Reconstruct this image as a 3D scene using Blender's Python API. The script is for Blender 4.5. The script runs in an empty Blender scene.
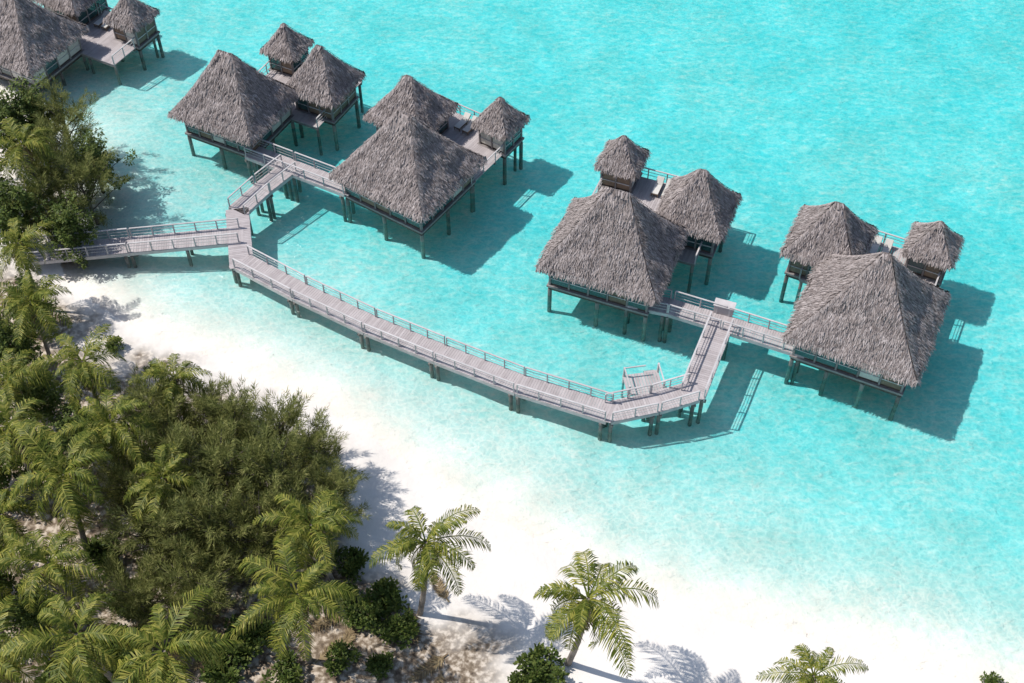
import bpy, math, random
import numpy as np
from mathutils import Vector, noise, Matrix
random.seed(7); np.random.seed(7)
sc=bpy.context.scene
# ---------- materials
def newmat(name):
    m=bpy.data.materials.new(name); m.use_nodes=True
    nt=m.node_tree; nt.nodes.clear()
    return m,nt,nt.nodes,nt.links
def N(nt,t):
    return nt.nodes.new(t)
def ramp(nt,fac,stops):
    r=nt.nodes.new('ShaderNodeValToRGB'); e=r.color_ramp.elements
    while len(e)<len(stops): e.new(0.5)
    for i,(p,c) in enumerate(stops):
        e[i].position=p; e[i].color=(c[0],c[1],c[2],1)
    nt.links.new(fac,r.inputs[0]); return r
def simple(name,stops,scale=2.0,rough=0.8,island=0.5,bump=0.0,stretch=(1,1,1),transl=0.0,spec=.5):
    m,nt,n,l=newmat(name)
    out=N(nt,'ShaderNodeOutputMaterial'); p=N(nt,'ShaderNodeBsdfPrincipled'); p.inputs['Roughness'].default_value=rough
    p.inputs['Specular IOR Level'].default_value=spec
    tc=N(nt,'ShaderNodeTexCoord'); mp=N(nt,'ShaderNodeMapping'); mp.inputs['Scale'].default_value=stretch
    l.new(tc.outputs['Object'],mp.inputs[0])
    nz=N(nt,'ShaderNodeTexNoise'); nz.inputs['Scale'].default_value=scale; nz.inputs['Detail'].default_value=3
    l.new(mp.outputs[0],nz.inputs['Vector'])
    g=N(nt,'ShaderNodeNewGeometry')
    mx=N(nt,'ShaderNodeMix'); mx.inputs[0].default_value=island
    l.new(nz.outputs[0],mx.inputs[2]); l.new(g.outputs['Random Per Island'],mx.inputs[3])
    r=ramp(nt,mx.outputs[0],stops); l.new(r.outputs[0],p.inputs['Base Color'])
    if bump:
        b=N(nt,'ShaderNodeBump'); b.inputs['Strength'].default_value=bump; b.inputs['Distance'].default_value=0.05
        l.new(nz.outputs[0],b.inputs['Height']); l.new(b.outputs[0],p.inputs['Normal'])
    if transl:
        t=N(nt,'ShaderNodeBsdfTranslucent'); l.new(r.outputs[0],t.inputs[0])
        ms=N(nt,'ShaderNodeMixShader'); ms.inputs[0].default_value=transl
        l.new(p.outputs[0],ms.inputs[1]); l.new(t.outputs[0],ms.inputs[2]); l.new(ms.outputs[0],out.inputs[0])
    else: l.new(p.outputs[0],out.inputs[0])
    return m
M_thatch=simple('thatch',[(0.15,(.125,.102,.094)),(0.5,(.275,.235,.22)),(0.85,(.50,.44,.42))],2.2,.95,.5,.4,spec=.1)
M_dark=simple('dark_timber',[(0.3,(.035,.024,.018)),(0.7,(.08,.055,.04))],3,.6,.3)
M_plank=simple('weathered_planks',[(0.15,(.30,.262,.26)),(0.5,(.39,.348,.345)),(0.85,(.48,.435,.43))],1.5,.8,.35)
M_rail=simple('pale_rail_timber',[(0.3,(.38,.36,.355)),(0.7,(.54,.51,.50))],2,.7,.3)
M_beam=simple('beam_timber',[(0.3,(.16,.14,.135)),(0.7,(.28,.25,.24))],2,.8,.3)
M_pile=simple('piling',[(0.3,(.11,.10,.09)),(0.7,(.24,.22,.2))],2,.8,.3)
M_shutter=simple('shutter',[(0.3,(.13,.085,.055)),(0.7,(.22,.15,.1))],2,.6,.4)
M_curtain=simple('curtain',[(0.3,(.45,.43,.38)),(0.7,(.6,.57,.5))],2,.8,.4)
M_cush=simple('lounger_cushion',[(0.3,(.5,.48,.44)),(0.7,(.6,.58,.54))],2,.9,.4)
M_trunk=simple('palm_trunk',[(0.3,(.12,.10,.08)),(0.7,(.28,.24,.2))],4,.9,.2,.5,(1,1,4))
M_bark=simple('bark',[(0.3,(.06,.045,.035)),(0.7,(.15,.12,.1))],3,.9,.2)
M_palm=simple('palm_leaf',[(0.15,(.05,.08,.008)),(0.5,(.15,.18,.024)),(0.85,(.42,.38,.08))],.7,.5,.6,0,(1,1,1),.35,spec=.25)
M_dry=simple('dry_frond',[(0.2,(.14,.09,.04)),(0.8,(.32,.24,.12))],.7,.7,.6,0,(1,1,1),.1)
M_cas=simple('casuarina_needles',[(0.2,(.08,.10,.025)),(0.5,(.18,.195,.055)),(0.8,(.34,.33,.12))],.5,.7,.5,0,(1,1,1),.35,spec=.15)
M_leaf=simple('broad_leaf',[(0.2,(.04,.07,.014)),(0.5,(.09,.13,.025)),(0.8,(.18,.21,.05))],.5,.6,.5,0,(1,1,1),.3,spec=.25)
M_glass=simple('window_glass',[(0.3,(.02,.05,.05)),(0.7,(.05,.1,.1))],1,.1,.3)
# ---------- mesh builder
class MB:
    def __init__(s): s.v=[];s.f=[];s.m=[]
    def quad(s,pts,m=0):
        i=len(s.v); s.v+= [tuple(p) for p in pts]; s.f.append(tuple(range(i,i+len(pts)))); s.m.append(m)
    def box(s,c,ax,h,m=0):
        i=len(s.v); c=Vector(c)
        X,Y,Z=[Vector(a)*k for a,k in zip(ax,h)]
        for sx in(-1,1):
            for sy in(-1,1):
                for sz in(-1,1): s.v.append(tuple(c+X*sx+Y*sy+Z*sz))
        for q in((0,1,3,2),(4,6,7,5),(0,4,5,1),(2,3,7,6),(0,2,6,4),(1,5,7,3)):
            s.f.append(tuple(i+k for k in q)); s.m.append(m)
    def beam(s,p0,p1,w,h,m=0):
        p0=Vector(p0);p1=Vector(p1); d=p1-p0; L=d.length
        if L<1e-4:return
        d/=L; up=Vector((0,0,1))
        if abs(d.z)>.9: up=Vector((0,1,0))
        sd=d.cross(up).normalized(); u2=sd.cross(d)
        s.box((p0+p1)/2,(d,sd,u2),(L/2,w/2,h/2),m)
    def cyl(s,p0,p1,r0,r1,n=8,m=0):
        p0=Vector(p0);p1=Vector(p1); d=(p1-p0).normalized(); up=Vector((0,0,1)) if abs(d.z)<.9 else Vector((1,0,0))
        a=d.cross(up).normalized(); b=d.cross(a); i=len(s.v)
        for p,r in((p0,r0),(p1,r1)):
            for k in range(n):
                t=2*math.pi*k/n; s.v.append(tuple(p+a*math.cos(t)*r+b*math.sin(t)*r))
        for k in range(n):
            s.f.append((i+k,i+(k+1)%n,i+n+(k+1)%n,i+n+k)); s.m.append(m)
        s.f.append(tuple(i+n+k for k in range(n))); s.m.append(m)
    def mesh(s,name,mats,origin=(0,0,0)):
        me=bpy.data.meshes.new(name); o=Vector(origin)
        me.from_pydata([(a-o.x,b-o.y,c-o.z) for a,b,c in s.v],[],s.f)
        for m in mats: me.materials.append(m)
        me.polygons.foreach_set('material_index',s.m); me.update(); return me
def obj(name,me,parent=None,loc=(0,0,0),rot=0,scale=1):
    o=bpy.data.objects.new(name,me); sc.collection.objects.link(o)
    o.location=loc; o.rotation_euler=(0,0,rot); o.scale=(scale,)*3
    if parent: o.parent=parent
    return o
# ---------- terrain & water (metres, x east along the camera's right, y away)
P=[(-56.0,102.6),(-48.7,94.0),(-41.0,83.4),(-38.2,77.7),(-39.2,74.1),(-36.2,69.5),(-29.8,64.9),(-23.1,61.6),(-15.8,57.6),(-9.5,53.3),(-3.6,48.8),(3.2,44.4),(9.7,40.9),(16.0,38.7),(21.5,36.9),(27.5,35.1),(33.8,33.1)]
P=[(-1500,900),(-200,190)]+P+[(60,20),(200,-60),(1500,-700),(1500,-3000),(-3000,-3000),(-3000,900)]
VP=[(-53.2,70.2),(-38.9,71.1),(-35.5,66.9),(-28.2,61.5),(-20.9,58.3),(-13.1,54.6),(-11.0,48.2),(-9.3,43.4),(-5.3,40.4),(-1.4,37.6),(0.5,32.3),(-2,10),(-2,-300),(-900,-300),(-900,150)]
def sdist(X,Y,poly):
    D=np.full(X.shape,1e9); ins=np.zeros(X.shape,bool); n=len(poly)
    for i in range(n):
        x0,y0=poly[i]; x1,y1=poly[(i+1)%n]
        dx,dy=x1-x0,y1-y0
        t=np.clip(((X-x0)*dx+(Y-y0)*dy)/(dx*dx+dy*dy),0,1)
        D=np.minimum(D,np.hypot(X-x0-t*dx,Y-y0-t*dy))
        c=((y0>Y)!=(y1>Y))&(X<(x1-x0)*(Y-y0)/((y1-y0) if y1!=y0 else 1e-9)+x0)
        ins^=c
    return np.where(ins,D,-D)
def axis(a,b,st,far):
    core=np.arange(a,b+.01,st); ext=[]; x=st
    s=st
    while x<far: s*=1.35; x+=s; ext.append(x)
    ext=np.array(ext)
    return np.concatenate([(a-ext)[::-1],core,b+ext])
def nz2(X,Y,s,seed=0):
    f=np.zeros(X.shape).ravel(); xs=X.ravel(); ys=Y.ravel()
    for i in range(len(f)): f[i]=noise.noise((xs[i]*s,ys[i]*s,seed))
    return f.reshape(X.shape)
def depthf(d): return 2.15*(1-np.exp(-(d/12.5)**1.6))+np.minimum(d*.008,.8)
ax=axis(-60,60,.7,1600); ay=axis(22,125,.7,1600)
X,Y=np.meshgrid(ax,ay); D=sdist(X,Y,P)+nz2(X,Y,.12,3)*1.6+nz2(X,Y,.5,5)*.4
d=np.abs(D)
Z=np.where(D>0,1.1*(1-np.exp(-d/8)),-depthf(d))
Z+=nz2(X,Y,.35,8)*.06*np.clip(d,0,1)
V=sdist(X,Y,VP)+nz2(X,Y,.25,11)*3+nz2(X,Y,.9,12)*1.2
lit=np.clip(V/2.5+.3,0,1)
def gridmesh(name,Zv,attr,data,mat):
    ny,nx=X.shape
    co=np.stack([X,Y,Zv],-1).reshape(-1,3)
    idx=np.arange(nx*ny).reshape(ny,nx)
    fa=np.stack([idx[:-1,:-1],idx[:-1,1:],idx[1:,1:],idx[1:,:-1]],-1).reshape(-1,4)
    me=bpy.data.meshes.new(name); me.from_pydata(co.tolist(),[],fa.tolist())
    at=me.attributes.new(attr,'FLOAT','POINT'); at.data.foreach_set('value',data.ravel().astype(np.float32))
    me.polygons.foreach_set('use_smooth',[True]*len(me.polygons)); me.materials.append(mat)
    return obj(name,me)
def ground(x,y):
    D=float(sdist(np.array([x]),np.array([y]),P)[0])
    return 1.1*(1-math.exp(-D/8)) if D>0 else -float(depthf(-D))
m,nt,n,l=newmat('sand')
out=N(nt,'ShaderNodeOutputMaterial'); p=N(nt,'ShaderNodeBsdfPrincipled'); p.inputs['Roughness'].default_value=.95; p.inputs['Specular IOR Level'].default_value=.15
tc=N(nt,'ShaderNodeTexCoord')
n1=N(nt,'ShaderNodeTexNoise'); n1.inputs['Scale'].default_value=.25; n1.inputs['Detail'].default_value=6
n2=N(nt,'ShaderNodeTexNoise'); n2.inputs['Scale'].default_value=2.5; n2.inputs['Detail'].default_value=6
for q in(n1,n2): l.new(tc.outputs['Object'],q.inputs['Vector'])
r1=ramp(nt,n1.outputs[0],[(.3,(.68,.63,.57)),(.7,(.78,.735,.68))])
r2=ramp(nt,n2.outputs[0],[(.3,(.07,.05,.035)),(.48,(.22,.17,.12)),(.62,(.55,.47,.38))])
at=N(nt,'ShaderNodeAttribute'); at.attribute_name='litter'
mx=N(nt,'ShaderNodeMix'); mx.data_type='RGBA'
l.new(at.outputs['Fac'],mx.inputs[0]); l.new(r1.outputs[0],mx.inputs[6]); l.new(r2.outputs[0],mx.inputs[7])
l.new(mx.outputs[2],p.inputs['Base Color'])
b=N(nt,'ShaderNodeBump'); b.inputs['Strength'].default_value=.45; b.inputs['Distance'].default_value=.1
l.new(n2.outputs[0],b.inputs['Height']); l.new(b.outputs[0],p.inputs['Normal']); l.new(p.outputs[0],out.inputs[0])
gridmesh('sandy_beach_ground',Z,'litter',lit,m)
# water
m,nt,n,l=newmat('lagoon_water')
out=N(nt,'ShaderNodeOutputMaterial')
at=N(nt,'ShaderNodeAttribute'); at.attribute_name='depth'
tc=N(nt,'ShaderNodeTexCoord')
mp=N(nt,'ShaderNodeMapping'); mp.inputs['Rotation'].default_value=(0,0,math.radians(25)); mp.inputs['Scale'].default_value=(.65,1.3,1)
l.new(tc.outputs['Object'],mp.inputs[0])
w1=N(nt,'ShaderNodeTexNoise'); w1.inputs['Scale'].default_value=1.5; w1.inputs['Detail'].default_value=4; w1.inputs['Roughness'].default_value=.7; w1.inputs['Distortion'].default_value=.5
l.new(mp.outputs[0],w1.inputs['Vector'])
w2=N(nt,'ShaderNodeTexNoise'); w2.inputs['Scale'].default_value=.1; w2.inputs['Detail'].default_value=3
l.new(tc.outputs['Object'],w2.inputs['Vector'])
def math_(op,a,b_=None):
    q=N(nt,'ShaderNodeMath'); q.operation=op
    for i,x in enumerate((a,b_)):
        if x is None: continue
        if isinstance(x,(int,float)): q.inputs[i].default_value=x
        else: l.new(x,q.inputs[i])
    return q.outputs[0]
rip=math_('MULTIPLY',math_('SUBTRACT',w1.outputs[0],.5),3.6)  # ripple depth variation that paints mottled caustic light into the water tint
big=math_('MULTIPLY',math_('SUBTRACT',w2.outputs[0],.5),1.3)
mod=math_('ADD',1.0,math_('ADD',rip,big))
dep=math_('MULTIPLY',at.outputs['Fac'],math_('MAXIMUM',mod,.1))
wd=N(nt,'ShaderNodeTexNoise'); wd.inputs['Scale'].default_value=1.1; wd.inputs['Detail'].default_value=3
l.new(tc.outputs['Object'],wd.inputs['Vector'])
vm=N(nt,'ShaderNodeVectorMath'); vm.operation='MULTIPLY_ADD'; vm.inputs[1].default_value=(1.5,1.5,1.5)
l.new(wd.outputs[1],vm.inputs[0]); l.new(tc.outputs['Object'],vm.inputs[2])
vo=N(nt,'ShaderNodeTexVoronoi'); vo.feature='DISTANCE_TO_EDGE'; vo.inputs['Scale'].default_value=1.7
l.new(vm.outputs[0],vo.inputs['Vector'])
caustic_tint=N(nt,'ShaderNodeMapRange'); caustic_tint.inputs[1].default_value=0; caustic_tint.inputs[2].default_value=.2; caustic_tint.inputs[3].default_value=0; caustic_tint.inputs[4].default_value=.13  # caustic light network painted into the transmission colour: cells darker, edges bright
l.new(vo.outputs['Distance'],caustic_tint.inputs[0])
caustic_by_depth=math_('MULTIPLY',caustic_tint.outputs[0],math_('MINIMUM',math_('MULTIPLY',at.outputs['Fac'],2.0),1.0))
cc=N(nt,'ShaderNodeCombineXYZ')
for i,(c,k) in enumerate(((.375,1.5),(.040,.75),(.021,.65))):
    l.new(math_('MULTIPLY',math_('SUBTRACT',1.0,math_('MULTIPLY',caustic_by_depth,k)),math_('POWER',2.71828,math_('MULTIPLY',dep,-c))),cc.inputs[i])
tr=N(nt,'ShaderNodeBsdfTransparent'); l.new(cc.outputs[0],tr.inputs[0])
gl=N(nt,'ShaderNodeBsdfGlossy'); gl.inputs['Roughness'].default_value=.12
bp=N(nt,'ShaderNodeBump'); bp.inputs['Strength'].default_value=.8; bp.inputs['Distance'].default_value=.15
l.new(w1.outputs[0],bp.inputs['Height']); l.new(bp.outputs[0],gl.inputs['Normal'])
fr=N(nt,'ShaderNodeFresnel'); fr.inputs[0].default_value=1.33; l.new(bp.outputs[0],fr.inputs['Normal'])
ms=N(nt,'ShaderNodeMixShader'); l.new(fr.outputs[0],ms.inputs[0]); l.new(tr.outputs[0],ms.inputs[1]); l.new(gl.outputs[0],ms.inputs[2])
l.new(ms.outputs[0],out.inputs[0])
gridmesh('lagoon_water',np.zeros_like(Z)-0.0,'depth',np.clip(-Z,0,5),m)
# ---------- roofs
def roof(mb,c,ze,a,b,h,ridge,rot,seed,fr=1.0):
    rnd=random.Random(seed)
    ux=Vector((math.cos(rot),math.sin(rot),0)); uy=Vector((-math.sin(rot),math.cos(rot),0))
    def L(x,y,z): return Vector((c[0],c[1],0))+ux*x+uy*y+Vector((0,0,z))
    R=ridge/2
    faces=[((-a,-b),(a,-b),(-R,0),(R,0)),((a,-b),(a,b),(R,0),(R,0)),((a,b),(-a,b),(R,0),(-R,0)),((-a,b),(-a,-b),(-R,0),(-R,0))]
    courses=max(6,int(h*2.2))
    def prof(t): return h*(t+ -.06*math.sin(math.pi*t))
    for (e0,e1,t0,t1) in faces:
        nrm=Vector((0,0,1))
        def pt(s,t,off=0):
            ex=e0[0]+(e1[0]-e0[0])*s; ey=e0[1]+(e1[1]-e0[1])*s
            tx=t0[0]+(t1[0]-t0[0])*s; ty=t0[1]+(t1[1]-t0[1])*s
            q=L(ex+(tx-ex)*t,ey+(ty-ey)*t,ze+prof(t))
            return q+nrm*off
        nrm=(pt(1,0)-pt(0,0)).cross(pt(.5,.6)-pt(.5,.1)).normalized()
        elen=(pt(1,0)-pt(0,0)).length; slen=(pt(.5,1)-pt(.5,0)).length
        nx=max(8,int(elen*2.5)); ntt=courses*3
        def wav(q,edge): return noise.noise(q*.8)*.2*edge+noise.noise(q*3)*.05*edge
        i0=len(mb.v)
        for j in range(ntt+1):
            t=j/ntt; saw=1-((t*courses)%1.0)
            for i in range(nx+1):
                s=i/nx; q=pt(s,t)
                edge=min(1,min(s,1-s)*nx/2) if j<ntt else 0
                o=wav(q,edge)+(.05*saw if 0<j<ntt else 0)*edge
                mb.v.append(tuple(q+nrm*o))
        for j in range(ntt):
            for i in range(nx):
                k=i0+j*(nx+1)+i; mb.f.append((k,k+1,k+nx+2,k+nx+1)); mb.m.append(0)
        down=-(pt(.5,.6)-pt(.5,.1)).normalized(); side=(pt(1,0)-pt(0,0)).normalized()
        nb=int(elen*slen*.5*105*fr)
        for _ in range(nb):
            t=1-math.sqrt(rnd.random()); s=rnd.random()
            q=pt(s,t); edge=min(1,min(s,1-s)*nx/2)
            q=q+nrm*(wav(q,edge)+.05+rnd.random()*.05); dd=(down+side*rnd.uniform(-.3,.3)).normalized()
            ln=rnd.uniform(.22,.5); w=rnd.uniform(.015,.045)
            tip=q+dd*ln+nrm*rnd.uniform(-.01,.12)
            mb.quad((q-side*w,q+side*w,tip+side*w*.5,tip-side*w*.5))
        for _ in range(int(elen*34)):
            s=rnd.random(); q=pt(s,0,rnd.uniform(-.15,.1)); dd=(down+Vector((0,0,-rnd.uniform(.2,1.0)))+side*rnd.uniform(-.25,.25)).normalized()
            ln=rnd.uniform(.15,.38); w=rnd.uniform(.03,.06); tip=q+dd*ln; q=q-dd*.25
            mb.quad((q-side*w,q+side*w,tip+side*w*.5,tip-side*w*.5))
        for _ in range(int(slen*26)):
            t=rnd.random(); q=pt(0,t,.08)+Vector((0,0,.05)); dd=(down+side*rnd.uniform(-.1,.7)).normalized()
            ln=rnd.uniform(.25,.5); w=.035; tip=q+dd*ln+nrm*.03
            mb.quad((q-side*w,q+side*w,tip+side*w*.5,tip-side*w*.5))
    z=ze-.12
    mb.quad([L(-a*.97,-b*.97,z),L(-a*.97,b*.97,z),L(a*.97,b*.97,z),L(a*.97,-b*.97,z)],1)
    for _ in range(60):
        x=rnd.uniform(-R,R); q=L(x,0,ze+h+.08); an=rnd.random()*6.28; dv=Vector((math.cos(an),math.sin(an),-rnd.uniform(.7,1.5))).normalized()
        sd=dv.cross(Vector((0,0,1))).normalized()*.06; tip=q+dv*rnd.uniform(.3,.6); mb.quad((q-sd,q+sd,tip+sd,tip-sd))
def house(mb,c,z0,z1,a,b,rot,seed,bay=1.5):
    rnd=random.Random(seed)
    ux=Vector((math.cos(rot),math.sin(rot),0)); uy=Vector((-math.sin(rot),math.cos(rot),0)); uz=Vector((0,0,1))
    C=Vector((c[0],c[1],0)); A=(ux,uy,uz)
    mb.box(C+uz*(z0-.10),A,(a+.22,b+.22,.09),6)
    mb.box(C+uz*(z0-.36),A,(a+.1,b+.1,.16),0)
    mb.box(C+uz*((z0+z1)/2),A,(a,b,(z1-z0)/2),0)
    for sgn,(d1,d2,ha,hb) in [(-1,(ux,uy,a,b)),(1,(ux,uy,a,b)),(-1,(uy,ux,b,a)),(1,(uy,ux,b,a))]:
        nb=max(2,int(round(2*ha/bay))); w=2*ha/nb
        for i in range(nb):
            x=-ha+w*(i+.5); k=rnd.random(); mt=3 if k<.55 else (4 if k<.8 else 5)
            base=C+d1*x+d2*(sgn*(hb+.02))
            mb.box(base+uz*(z0+.12+(z1-z0-.3)/2),(d1,d2,uz),(w/2-.1,.02,(z1-z0-.45)/2),mt)
            mb.box(base+uz*(z0+.75)+d2*sgn*.04,(d1,d2,uz),(w/2-.08,.03,.04),2)
        for i in range(nb+1):
            x=-ha+w*i; mb.box(C+d1*x+d2*(sgn*(hb+.04))+uz*((z0+z1)/2),(d1,d2,uz),(.07,.06,(z1-z0)/2),6)
    na=max(2,int(round(2*a/3.2))+1); nb2=max(2,int(round(2*b/3.2))+1)
    for i in range(na):
        for j in range(nb2):
            q=C+ux*(-a+2*a*i/(na-1))+uy*(-b+2*b*j/(nb2-1))
            mb.cyl(q+uz*-3.8,q+uz*(z0-.5),.17,.17,8,7)
HM=[M_dark,M_plank,M_rail,M_glass,M_shutter,M_curtain,M_beam,M_pile,M_cush]
def railing(mb,p0,p1,z,hgt=1.0,step=1.6,mp=2,mr=2):
    p0=Vector(p0);p1=Vector(p1);Lr=(p1-p0).length
    n_=max(1,int(round(Lr/step)))
    for i in range(n_+1):
        q=p0.lerp(p1,i/n_); mb.beam((q.x,q.y,z),(q.x,q.y,z+hgt),.09,.09,mp)
    mb.beam((p0.x,p0.y,z+hgt+.03),(p1.x,p1.y,z+hgt+.03),.12,.06,mr)
    for k in(.35,.68): mb.beam((p0.x,p0.y,z+hgt*k),(p1.x,p1.y,z+hgt*k),.03,.035,mr)
def plankrect(mb,C,ux,uy,x0,x1,y0,y1,z,m=1):
    x=x0
    while x<x1-.02:
        w=min(.2,x1-x); mb.box(C+ux*(x+w/2)+uy*((y0+y1)/2)+Vector((0,0,z-.03)),(ux,uy,Vector((0,0,1))),(w/2-.008,(y1-y0)/2,.03),m); x+=.2
def lounger(mb,c,ux,uy,z):
    uz=Vector((0,0,1)); c=Vector((c.x,c.y,z))
    mb.box(c+uz*.3,(ux,uy,uz),(.62,.32,.04),4); mb.box(c+uz*.37-ux*.02,(ux,uy,uz),(.58,.29,.035),8)
    t=(ux*.8+uz*.6); nn=(uz*.8-ux*.6)
    mb.box(c+ux*.62+t*.38+uz*.34,(t,uy,nn),(.38,.3,.05),8); mb.box(c+ux*.62+t*.38+uz*.27,(t,uy,nn),(.4,.32,.02),4)
    for a in(-.55,.55):
        for b in(-.27,.27): mb.box(c+ux*a+uy*b+uz*.13,(ux,uy,uz),(.03,.03,.13),4)
ZE=3.5; ZF=1.2
def bungalow(mp_,sp_,hp_,sma,smb,ss,sh,hm,hs,hh,seed,rotd):
    rot=math.radians(rotd)
    Mc=Vector((mp_[0],mp_[1],0));S=Vector((sp_[0],sp_[1],0));Hc=Vector((hp_[0],hp_[1],0))
    par=bpy.data.objects.new('overwater_bungalow',None); sc.collection.objects.link(par); par.location=(Mc.x,Mc.y,0)
    org=Vector((Mc.x,Mc.y,0))
    ux=Vector((math.cos(rot),math.sin(rot),0)); uy=Vector((-math.sin(rot),math.cos(rot),0))
    for nm,c,ze,sa,sb,h,rd,wl_ in(('main_roof',Mc,ZE,sma,smb,hm,.5+max(0,sma-smb),.85),('bedroom_roof',S,ZE+.1,ss,ss,hs,.5,.75),('bathing_hut_roof',Hc,ZE-.1,sh,sh,hh,.1,.5)):
        mb=MB(); roof(mb,c,ze,sa/2,sb/2,h,rd,rot,seed); obj(nm,mb.mesh(nm,[M_thatch,M_dark],org),par); seed+=1
        mb=MB(); house(mb,c,ZF,ze-.13,sa/2-wl_,sb/2-wl_,rot,seed); obj(nm.replace('roof','walls'),mb.mesh(nm,HM,org),par)
    mb=MB()
    loc=lambda p:((p-org).dot(ux),(p-org).dot(uy))
    s_=loc(S);h_=loc(Hc)
    x0=min(s_[0],h_[0])-1.2;x1=max(s_[0],h_[0])+1.2;y0=smb/2-1.2;y1=max(s_[1],h_[1])+1.0
    plankrect(mb,org,ux,uy,x0,x1,y0,y1,ZF-.03)
    g=lambda x,y:org+ux*x+uy*y
    for yy in(y0+.1,(y0+y1)/2,y1-.1): mb.beam(g(x0,yy)+Vector((0,0,ZF-.22)),g(x1,yy)+Vector((0,0,ZF-.22)),.14,.28,6)
    railing(mb,g(x0,y1),g(x1,y1),ZF); railing(mb,g(x0,y0),g(x0,y1),ZF); railing(mb,g(x1,y0),g(x1,y1),ZF)
    for i in range(4):
        for yy in(y0+.2,y1-.2):
            q=g(x0+.2+(x1-x0-.4)*i/3,yy); mb.cyl((q.x,q.y,-3.8),(q.x,q.y,ZF-.36),.14,.14,8,7)
    mid=(s_[0]+h_[0])/2
    for k in(-.45,.45): lounger(mb,g(mid+k,y1-1.5),uy,ux,ZF)
    obj('sun_deck',mb.mesh('sun_deck',HM,org),par)
bungalow((-24.4,88.3),(-16.9,91.3),(-20.9,96.9),8.6,7.8,5.3,3.5,5.4,3.8,2.4,10,-27)
bungalow((-8.7,79.8),(-8.8,87.1),(-1.0,86.0),9.6,9.0,5.9,3.6,5.7,3.7,2.5,20,-34)
bungalow((8.0,70.1),(15.0,74.6),(9.3,80.9),9.7,8.5,5.7,3.6,6.1,4.1,2.5,30,-22)
bungalow((26.7,63.0),(25.1,70.9),(33.3,70.6),9.9,9.9,6.0,3.8,6.5,4.0,2.5,40,-26)
bungalow((-45.6,98.1),(-42.8,105.4),(-36.3,101.7),8.6,8.0,5.5,3.7,5.2,4.0,2.4,50,-28)
# ---------- walkway
ZD=1.4
def walkway(name,pts_list):
    par=bpy.data.objects.new(name,None); sc.collection.objects.link(par)
    A=MB();B=MB();R=MB();K=MB(); uz=Vector((0,0,1)); kk=0
    for pts,w,rl,rr in pts_list:
        pts=[Vector((u,v,ZD)) for u,v in pts]
        for i in range(len(pts)-1):
            kk+=1
            p0,p1=pts[i].copy(),pts[i+1].copy(); d=(p1-p0);L_=d.length;d/=L_; sd=Vector((-d.y,d.x,0))
            zz=ZD-.006*(kk%4); e=.25 if i>0 else 0
            x=-e
            while x<L_+.25:
                A.box(p0+d*(x+.1)+uz*(zz-ZD-.03)+sd*random.uniform(-.02,.02),(d,sd,uz),(.092,w/2,.028),0); x+=.2
            for s_ in(-1,1):
                B.beam(p0+sd*s_*(w/2-.05)-uz*.22,p1+sd*s_*(w/2-.05)-uz*.22,.12,.3,0)
            for s_,on in((1,rl),(-1,rr)):
                if on: railing(R,p0+sd*s_*(w/2-.08)+d*.1,p1+sd*s_*(w/2-.08)-d*.1,zz,.95,1.7,0,0)
            nn=max(1,int(round(L_/5.5)))
            for k in range(nn+1):
                q=p0+d*(L_*(k+.02)/nn if k<nn else L_-.4)
                for s_ in(-1,1):
                    c=q+sd*s_*(w/2-.2); K.cyl((c.x,c.y,-3.2),(c.x,c.y,ZD-.38),.15,.15,8,0)
                K.beam(q+sd*(w/2+.1)-uz*.5,q-sd*(w/2+.1)-uz*.5,.18,.22,0)
    obj('deck_planks',A.mesh('deck_planks',[M_plank]),par); obj('side_beams',B.mesh('side_beams',[M_rail]),par)
    q=Vector((10.0,57.4,ZD)); dx=Vector((.98,.16,0)).normalized(); dy=Vector((-.16,.98,0)).normalized()
    T=MB()
    for i in range(12): T.box(Vector((q.x,q.y,.75))+dx*(-1.3+.23*i)+dy*1.3,(dx,dy,uz),(.1,1.0,.03),0)
    for a in(-1.3,1.3):
        for b in(.45,2.2): c=q+dx*a+dy*b; T.cyl((c.x,c.y,-3.2),(c.x,c.y,1.75),.09,.09,8,1)
        c0=q+dx*a+dy*.45;c1=q+dx*a+dy*2.2; T.beam((c0.x,c0.y,1.7),(c1.x,c1.y,1.7),.09,.07,1)
    c0=q-dx*1.3+dy*2.2;c1=q+dx*.3+dy*2.2; T.beam((c0.x,c0.y,1.7),(c1.x,c1.y,1.7),.09,.07,1)
    for k in range(4): T.box(Vector((q.x,q.y,.55-.27*k))+dx*.9+dy*(2.4+.25*k),(dx,dy,uz),(.4,.12,.025),0)
    obj('swim_landing',T.mesh('swim_landing',[M_plank,M_rail]),par)
    q=Vector((16.4,65.3,ZD)); T=MB(); a_=math.radians(-20); dx=Vector((math.cos(a_),math.sin(a_),0)); dy=Vector((-math.sin(a_),math.cos(a_),0))
    c=Vector((q.x,q.y,ZD+.42)); T.box(c,(dx,dy,uz),(.75,.35,.4),0); T.box(c+uz*.44,(dx,dy,uz),(.82,.42,.035),1)
    for s_ in(-.5,.5): T.box(c-dy*.36+dx*s_,(dx,dy,uz),(.04,.02,.38),1)
    obj('storage_chest',T.mesh('storage_chest',[M_plank,M_rail]),par)
    obj('railings',R.mesh('railings',[M_rail]),par); obj('pilings',K.mesh('pilings',[M_pile]),par)
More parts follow.
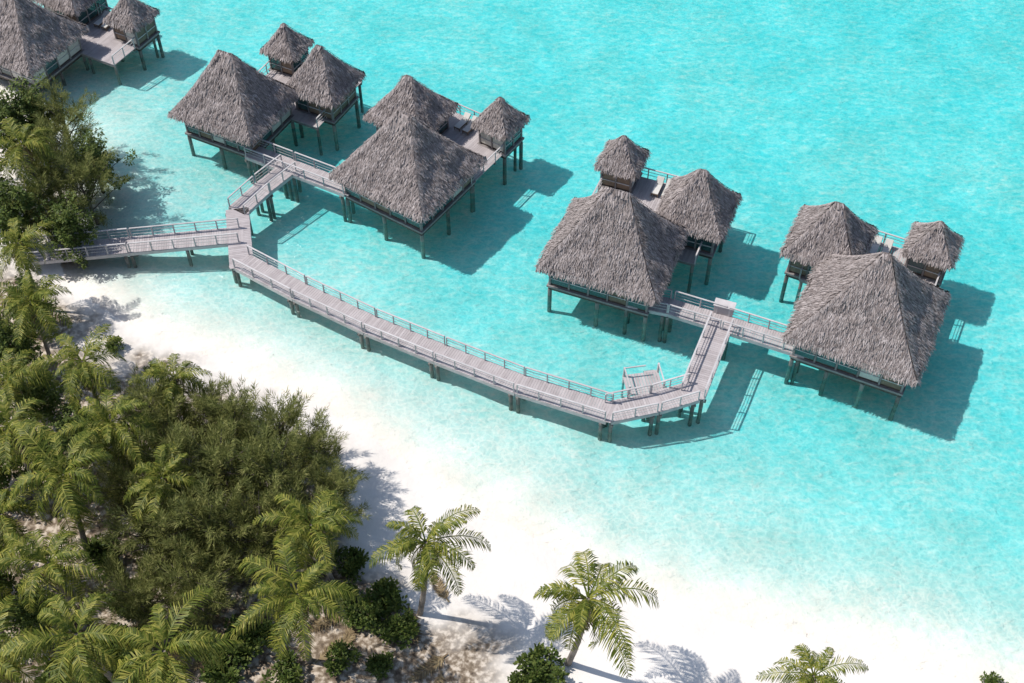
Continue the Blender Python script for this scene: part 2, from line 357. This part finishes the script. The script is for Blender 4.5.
walkway('wooden_boardwalk',[
 ([(-39.1,71.6),(-31.1,72.7),(-22.3,73.9)],1.9,1,1),
 ([(-23.0,77.0),(-21.7,70.4)],1.9,0,0),
 ([(-21.8,70.9),(-16.7,67.5),(-10.9,64.0),(-5.4,61.1),(0.6,58.1),(7.1,55.5)],1.9,1,1),
 ([(6.9,55.5),(10.4,56.4),(13.4,57.5)],1.9,1,1),
 ([(13.2,57.1),(16.1,64.2)],1.9,1,1),
 ([(9.1,66.8),(12.3,65.9),(16.3,64.2),(22.3,61.5)],1.7,1,1),
 ([(-23.0,76.7),(-21.2,79.6),(-19.2,82.3)],1.8,1,1),
 ([(-22.9,84.4),(-19.2,82.4),(-13.8,79.5)],1.7,1,1)])
# ---------- vegetation
def frond(mb,base,az,el,L,rnd,dry=False,flat=False):
    n_=12; p=Vector(base); pts=[p.copy()]; e=el; dl=L/n_; m=2 if dry else 1
    hd=Vector((math.cos(az),math.sin(az),0)); sd=Vector((-math.sin(az),math.cos(az),0)); dirs=[]
    tw=rnd.uniform(-.9,.9); dr_=rnd.uniform(.8,1.3)
    for i in range(n_):
        if not flat: e-=rnd.uniform(.08,.15)*(1+.6*i/n_)*dr_
        d=hd*math.cos(e)+Vector((0,0,math.sin(e))); dirs.append(d)
        hd=(hd+sd*tw*.04).normalized(); sd=Vector((-hd.y,hd.x,0)); p=p+d*dl; pts.append(p.copy())
    for i in range(n_):
        w=.05*(1-i/n_)+.012; a,b=pts[i],pts[i+1]; mb.quad((a-sd*w,b-sd*w*.8,b+sd*w*.8,a+sd*w),m)
        mb.quad((a+Vector((0,0,-w)),b+Vector((0,0,-w)),b+sd*w*.8,a+sd*w),m)
    nl=46
    for k in range(nl):
        t=.13+.87*k/(nl-1); f=t*n_; i=min(n_-1,int(f)); q=pts[i].lerp(pts[i+1],f-i); d=dirs[i]; up=sd.cross(d)*-1
        if up.z<0: up=-up
        ll=L*.25*(math.sin(math.pi*(t*.86+.1))**.7)*rnd.uniform(.75,1.15)
        for s_ in(-1,1):
            if rnd.random()<.08: continue
            a=rnd.uniform(.5,.95)
            dr=(d*a+sd*s_*1.0+up*rnd.uniform(-.2,.25)).normalized(); dr2=(dr+Vector((0,0,-(0 if flat else rnd.uniform(.6,1.6))))).normalized()
            w=.042; mid=q+dr*ll*.5; tip=mid+dr2*ll*.5
            mb.quad((q-d*w*.4,mid-d*w,tip,mid+d*w+Vector((0,0,.01)),q+d*w*.4),m)
def palm_mesh(seed,h):
    rnd=random.Random(seed); mb=MB()
    lean=Vector((rnd.uniform(-1,1),rnd.uniform(-1,1),0))*.9
    prev=Vector((0,0,-.5))-lean; r=.24; k=12
    for i in range(1,k+1):
        t=i/k; q=Vector((0,0,-.5+(h+.5)*t))-lean*(1-t)**1.6; r2=.2-.08*t+ (.05 if i%2 else 0)*.3
        mb.cyl(prev,q,r,r2,8,0); prev=q; r=r2
    top=prev
    nf=rnd.choice([19,21,24])
    for i in range(nf):
        u=i/nf; az=i*2.39996+rnd.uniform(-.4,.4); el=1.3-1.85*u+rnd.uniform(-.2,.2)
        frond(mb,top+Vector((math.cos(az)*.1,math.sin(az)*.1,.1)),az,el,rnd.uniform(3.2,4.6)*(1-.2*(u<.15)),rnd)
    for i in range(3): frond(mb,top,rnd.random()*6.28,-.7,3.0,rnd,True)
    for i in range(7):
        a=rnd.random()*6.28; c=top+Vector((math.cos(a)*.25,math.sin(a)*.25,-.25)); mb.cyl(c-Vector((0,0,.14)),c+Vector((0,0,.12)),.1,.07,6,2)
    return mb.mesh('palm',[M_trunk,M_palm,M_dry])
def tree_mesh(seed,h,rad,kind):
    rnd=random.Random(seed); mb=MB(); top=Vector((rnd.uniform(-.4,.4),rnd.uniform(-.4,.4),h*.8))
    mb.cyl((0,0,-.4),top*.5,.2,.13,8,0); mb.cyl(top*.5,top,.13,.04,6,0)
    nlimb=22
    for i in range(nlimb):
        t=.12+.85*i/nlimb; st=top*t; az=i*2.4+rnd.uniform(-.5,.5)
        reach=rad*(math.sin(math.pi*min(1,t*.75+.22))**.7)*rnd.uniform(.5,1.25)
        en=st+Vector((math.cos(az)*reach,math.sin(az)*reach,h*.12+rnd.uniform(.2,1.4)))
        mb.cyl(st,en,.06,.02,5,0)
        lp=Vector((en.x-st.x,en.y-st.y,(en.z-st.z)+.8)).normalized()
        for c in range(5):
            f=.35+.65*c/4; cc=st.lerp(en,f)+Vector((rnd.gauss(0,.35),rnd.gauss(0,.35),rnd.gauss(.1,.35))); cr=rnd.uniform(.4,.8)
            pl_=(lp+Vector((rnd.gauss(0,.4),rnd.gauss(0,.4),rnd.gauss(0,.4)))).normalized()
            cnt=80 if kind=='cas' else 55
            for _ in range(cnt):
                v=Vector((rnd.gauss(0,1),rnd.gauss(0,1),rnd.gauss(0,.8))).normalized()
                if kind=='cas':
                    s0=rnd.random(); o=cc+pl_*(s0*1.5-.5)+v*.16*rnd.random()*(1.6-s0)*2
                    dd=(pl_*1.1+v*.9).normalized(); ln=rnd.uniform(.25,.5); w=.025
                    s_=dd.cross(Vector((rnd.gauss(0,.6),rnd.gauss(0,.6),1))).normalized()*w
                    mb.quad((o-s_,o+s_,o+dd*ln),1)
                else:
                    o=cc+v*cr*rnd.random()**.6*.7
                    dd=(v+Vector((0,0,-.3))).normalized(); ln=rnd.uniform(.18,.36); s_=dd.cross(Vector((rnd.gauss(0,.4),rnd.gauss(0,.4),1))).normalized()*ln*.28
                    mb.quad((o,o+dd*ln*.5+s_,o+dd*ln,o+dd*ln*.5-s_),1)
    return mb.mesh(kind,[M_bark,M_cas if kind=='cas' else M_leaf])
def shrub_mesh(seed):
    rnd=random.Random(seed); mb=MB()
    for i in range(22):
        az=rnd.random()*6.28; r=rnd.random()**.6*1.3; e=Vector((math.cos(az)*r,math.sin(az)*r,rnd.uniform(.4,1.3)))
        mb.cyl((0,0,-.2),e,.03,.012,4,0)
        for _ in range(60):
            v=Vector((rnd.gauss(0,1),rnd.gauss(0,1),rnd.gauss(0,1))).normalized(); o=e+v*rnd.uniform(.05,.45)
            dd=(v+Vector((0,0,.2))).normalized(); ln=rnd.uniform(.2,.4); s_=dd.cross(Vector((rnd.gauss(0,.4),rnd.gauss(0,.4),1))).normalized()*ln*.3
            mb.quad((o,o+dd*ln*.5+s_,o+dd*ln,o+dd*ln*.5-s_),1)
    return mb.mesh('shrub',[M_bark,M_leaf])
PH=8.5
palms=[palm_mesh(i+1,PH) for i in range(6)]
cas=[tree_mesh(i+30,7.0,2.6,'cas') for i in range(3)]
brd=[tree_mesh(i+60,7.0,2.8,'brd') for i in range(3)]
shr=[shrub_mesh(i+90) for i in range(3)]
rnd=random.Random(5)
pl=[(-5.1,39.6,1),(4.3,35.3,1.12),(17,32,.8),(-12.2,41.3,.9),(-12.3,36,1),(-27.5,44,1.05),(-27,38,1),(-24,33,1.1),(-19,32,1.1),(-29,54.3,.9),(-34,60,.9),(-23,54,.75),(-32,48,1),(-39,77,.95),(-28.5,32,1),(-37,67,.8),(-26,49,.9),(-31.5,42.5,.8),(-22,45,.85),(-34,53.5,.8),(-32,38,.9)]
for i,(x,y,s) in enumerate(pl):
    obj('palm_tree',palms[i%6],None,(x,y,ground(x,y)),rnd.random()*6.28,s)
cl=[(-25.5,53.1,.8),(-23.4,51.4,1),(-21,53.1,.9),(-18.7,51.4,1),(-15.7,51.4,.95),(-13.1,49.7,.9),(-11.8,46.5,.75),(-22.4,47.3,1.1),(-19.1,47.7,1.15),(-15.8,46.9,1.1),(-12.9,44.2,.9),(-22.2,42.7,1.1),(-19,42.7,1.1),(-16.2,42.7,1),(-19.6,38.7,1),(-25.5,46.5,.9),(-22.6,38.4,.9),(-38.5,84.5,1),(-38.4,79.3,1.05),(-35,76.9,.95),(-38.5,75,.9)]
for i,(x,y,s) in enumerate(cl):
    obj('casuarina_tree',cas[i%3],None,(x,y,max(0,ground(x,y))),rnd.random()*6.28,s)
bl=[(-41.7,85.8,1),(-35.4,80.8,.8),(-35.6,72.6,.8),(-43.4,84.5,1),(-40,73.2,1),(-44.5,79.3,1),(-36.6,64.5,.7),(-36.4,59.5,.9),(-33.3,54.9,.8),(-29.7,52,.7),(-29.7,37.7,.7),(-23.7,35.1,.7),(-35.3,48.9,.9),(-33,40.5,.9),(-31.5,49.7,.8)]
for i,(x,y,s) in enumerate(bl):
    obj('broadleaf_tree',brd[i%3],None,(x,y,max(0,ground(x,y))),rnd.random()*6.28,s)
sl=[(1.7,35.2,1),(-8.2,40.3,.9),(-9.3,38.8,.8),(-7.1,38.2,.8),(-10.7,43,.8),(-11,40.2,.8),(.5,34.7,.6),(30,34.7,.6),(-16.4,37.4,1),(-18,35.3,1),(-24,34.7,1),(-10.6,36,.7),(-27.6,34,1.2),(-8.1,35.7,.6),(-14,35,.8),(-30.5,62.5,.5),(-27,60,.4),(-26.8,43.5,.9),(-24.5,40,.8)]
for i,(x,y,s) in enumerate(sl):
    obj('shrub',shr[i%3],None,(x,y,max(0,ground(x,y))),rnd.random()*6.28,s)
mb=MB(); r3=random.Random(9)
for i in range(26):
    x=r3.uniform(-22,-1); y=r3.uniform(33,41)
    frond(mb,(x,y,ground(x,y)+.1),r3.random()*6.28,0.0,r3.uniform(1.8,3.2),r3,True,True)
obj('fallen_palm_fronds',mb.mesh('fallen_palm_fronds',[M_trunk,M_palm,M_dry]))
# ---------- light, world, camera
sd=Vector((-.68,.14,1)).normalized()
sun=bpy.data.lights.new('sun','SUN'); sun.energy=4.7; sun.angle=math.radians(.6); sun.color=(1,.96,.91)
so=bpy.data.objects.new('sun',sun); sc.collection.objects.link(so); so.rotation_euler=sd.to_track_quat('Z','Y').to_euler(); so.location=(0,0,100)
w=bpy.data.worlds.new('World'); sc.world=w; w.use_nodes=True; nt=w.node_tree
bg=nt.nodes['Background']; bg.inputs[1].default_value=.145
sky=nt.nodes.new('ShaderNodeTexSky'); sky.sky_type='NISHITA'; sky.sun_disc=False
sky.sun_elevation=math.asin(sd.z); sky.sun_rotation=math.atan2(sd.x,sd.y)%(2*math.pi)
nt.links.new(sky.outputs[0],bg.inputs[0])
cam=bpy.data.cameras.new('camera'); co=bpy.data.objects.new('camera',cam); sc.collection.objects.link(co)
cam.sensor_width=36; cam.lens=1250/1024*36; cam.clip_end=6000; cam.clip_start=.5
co.location=(0,0,73); co.rotation_euler=(math.radians(90-49),0,0); sc.camera=co
sc.view_settings.view_transform='Standard'; sc.view_settings.look='None'; sc.view_settings.exposure=0
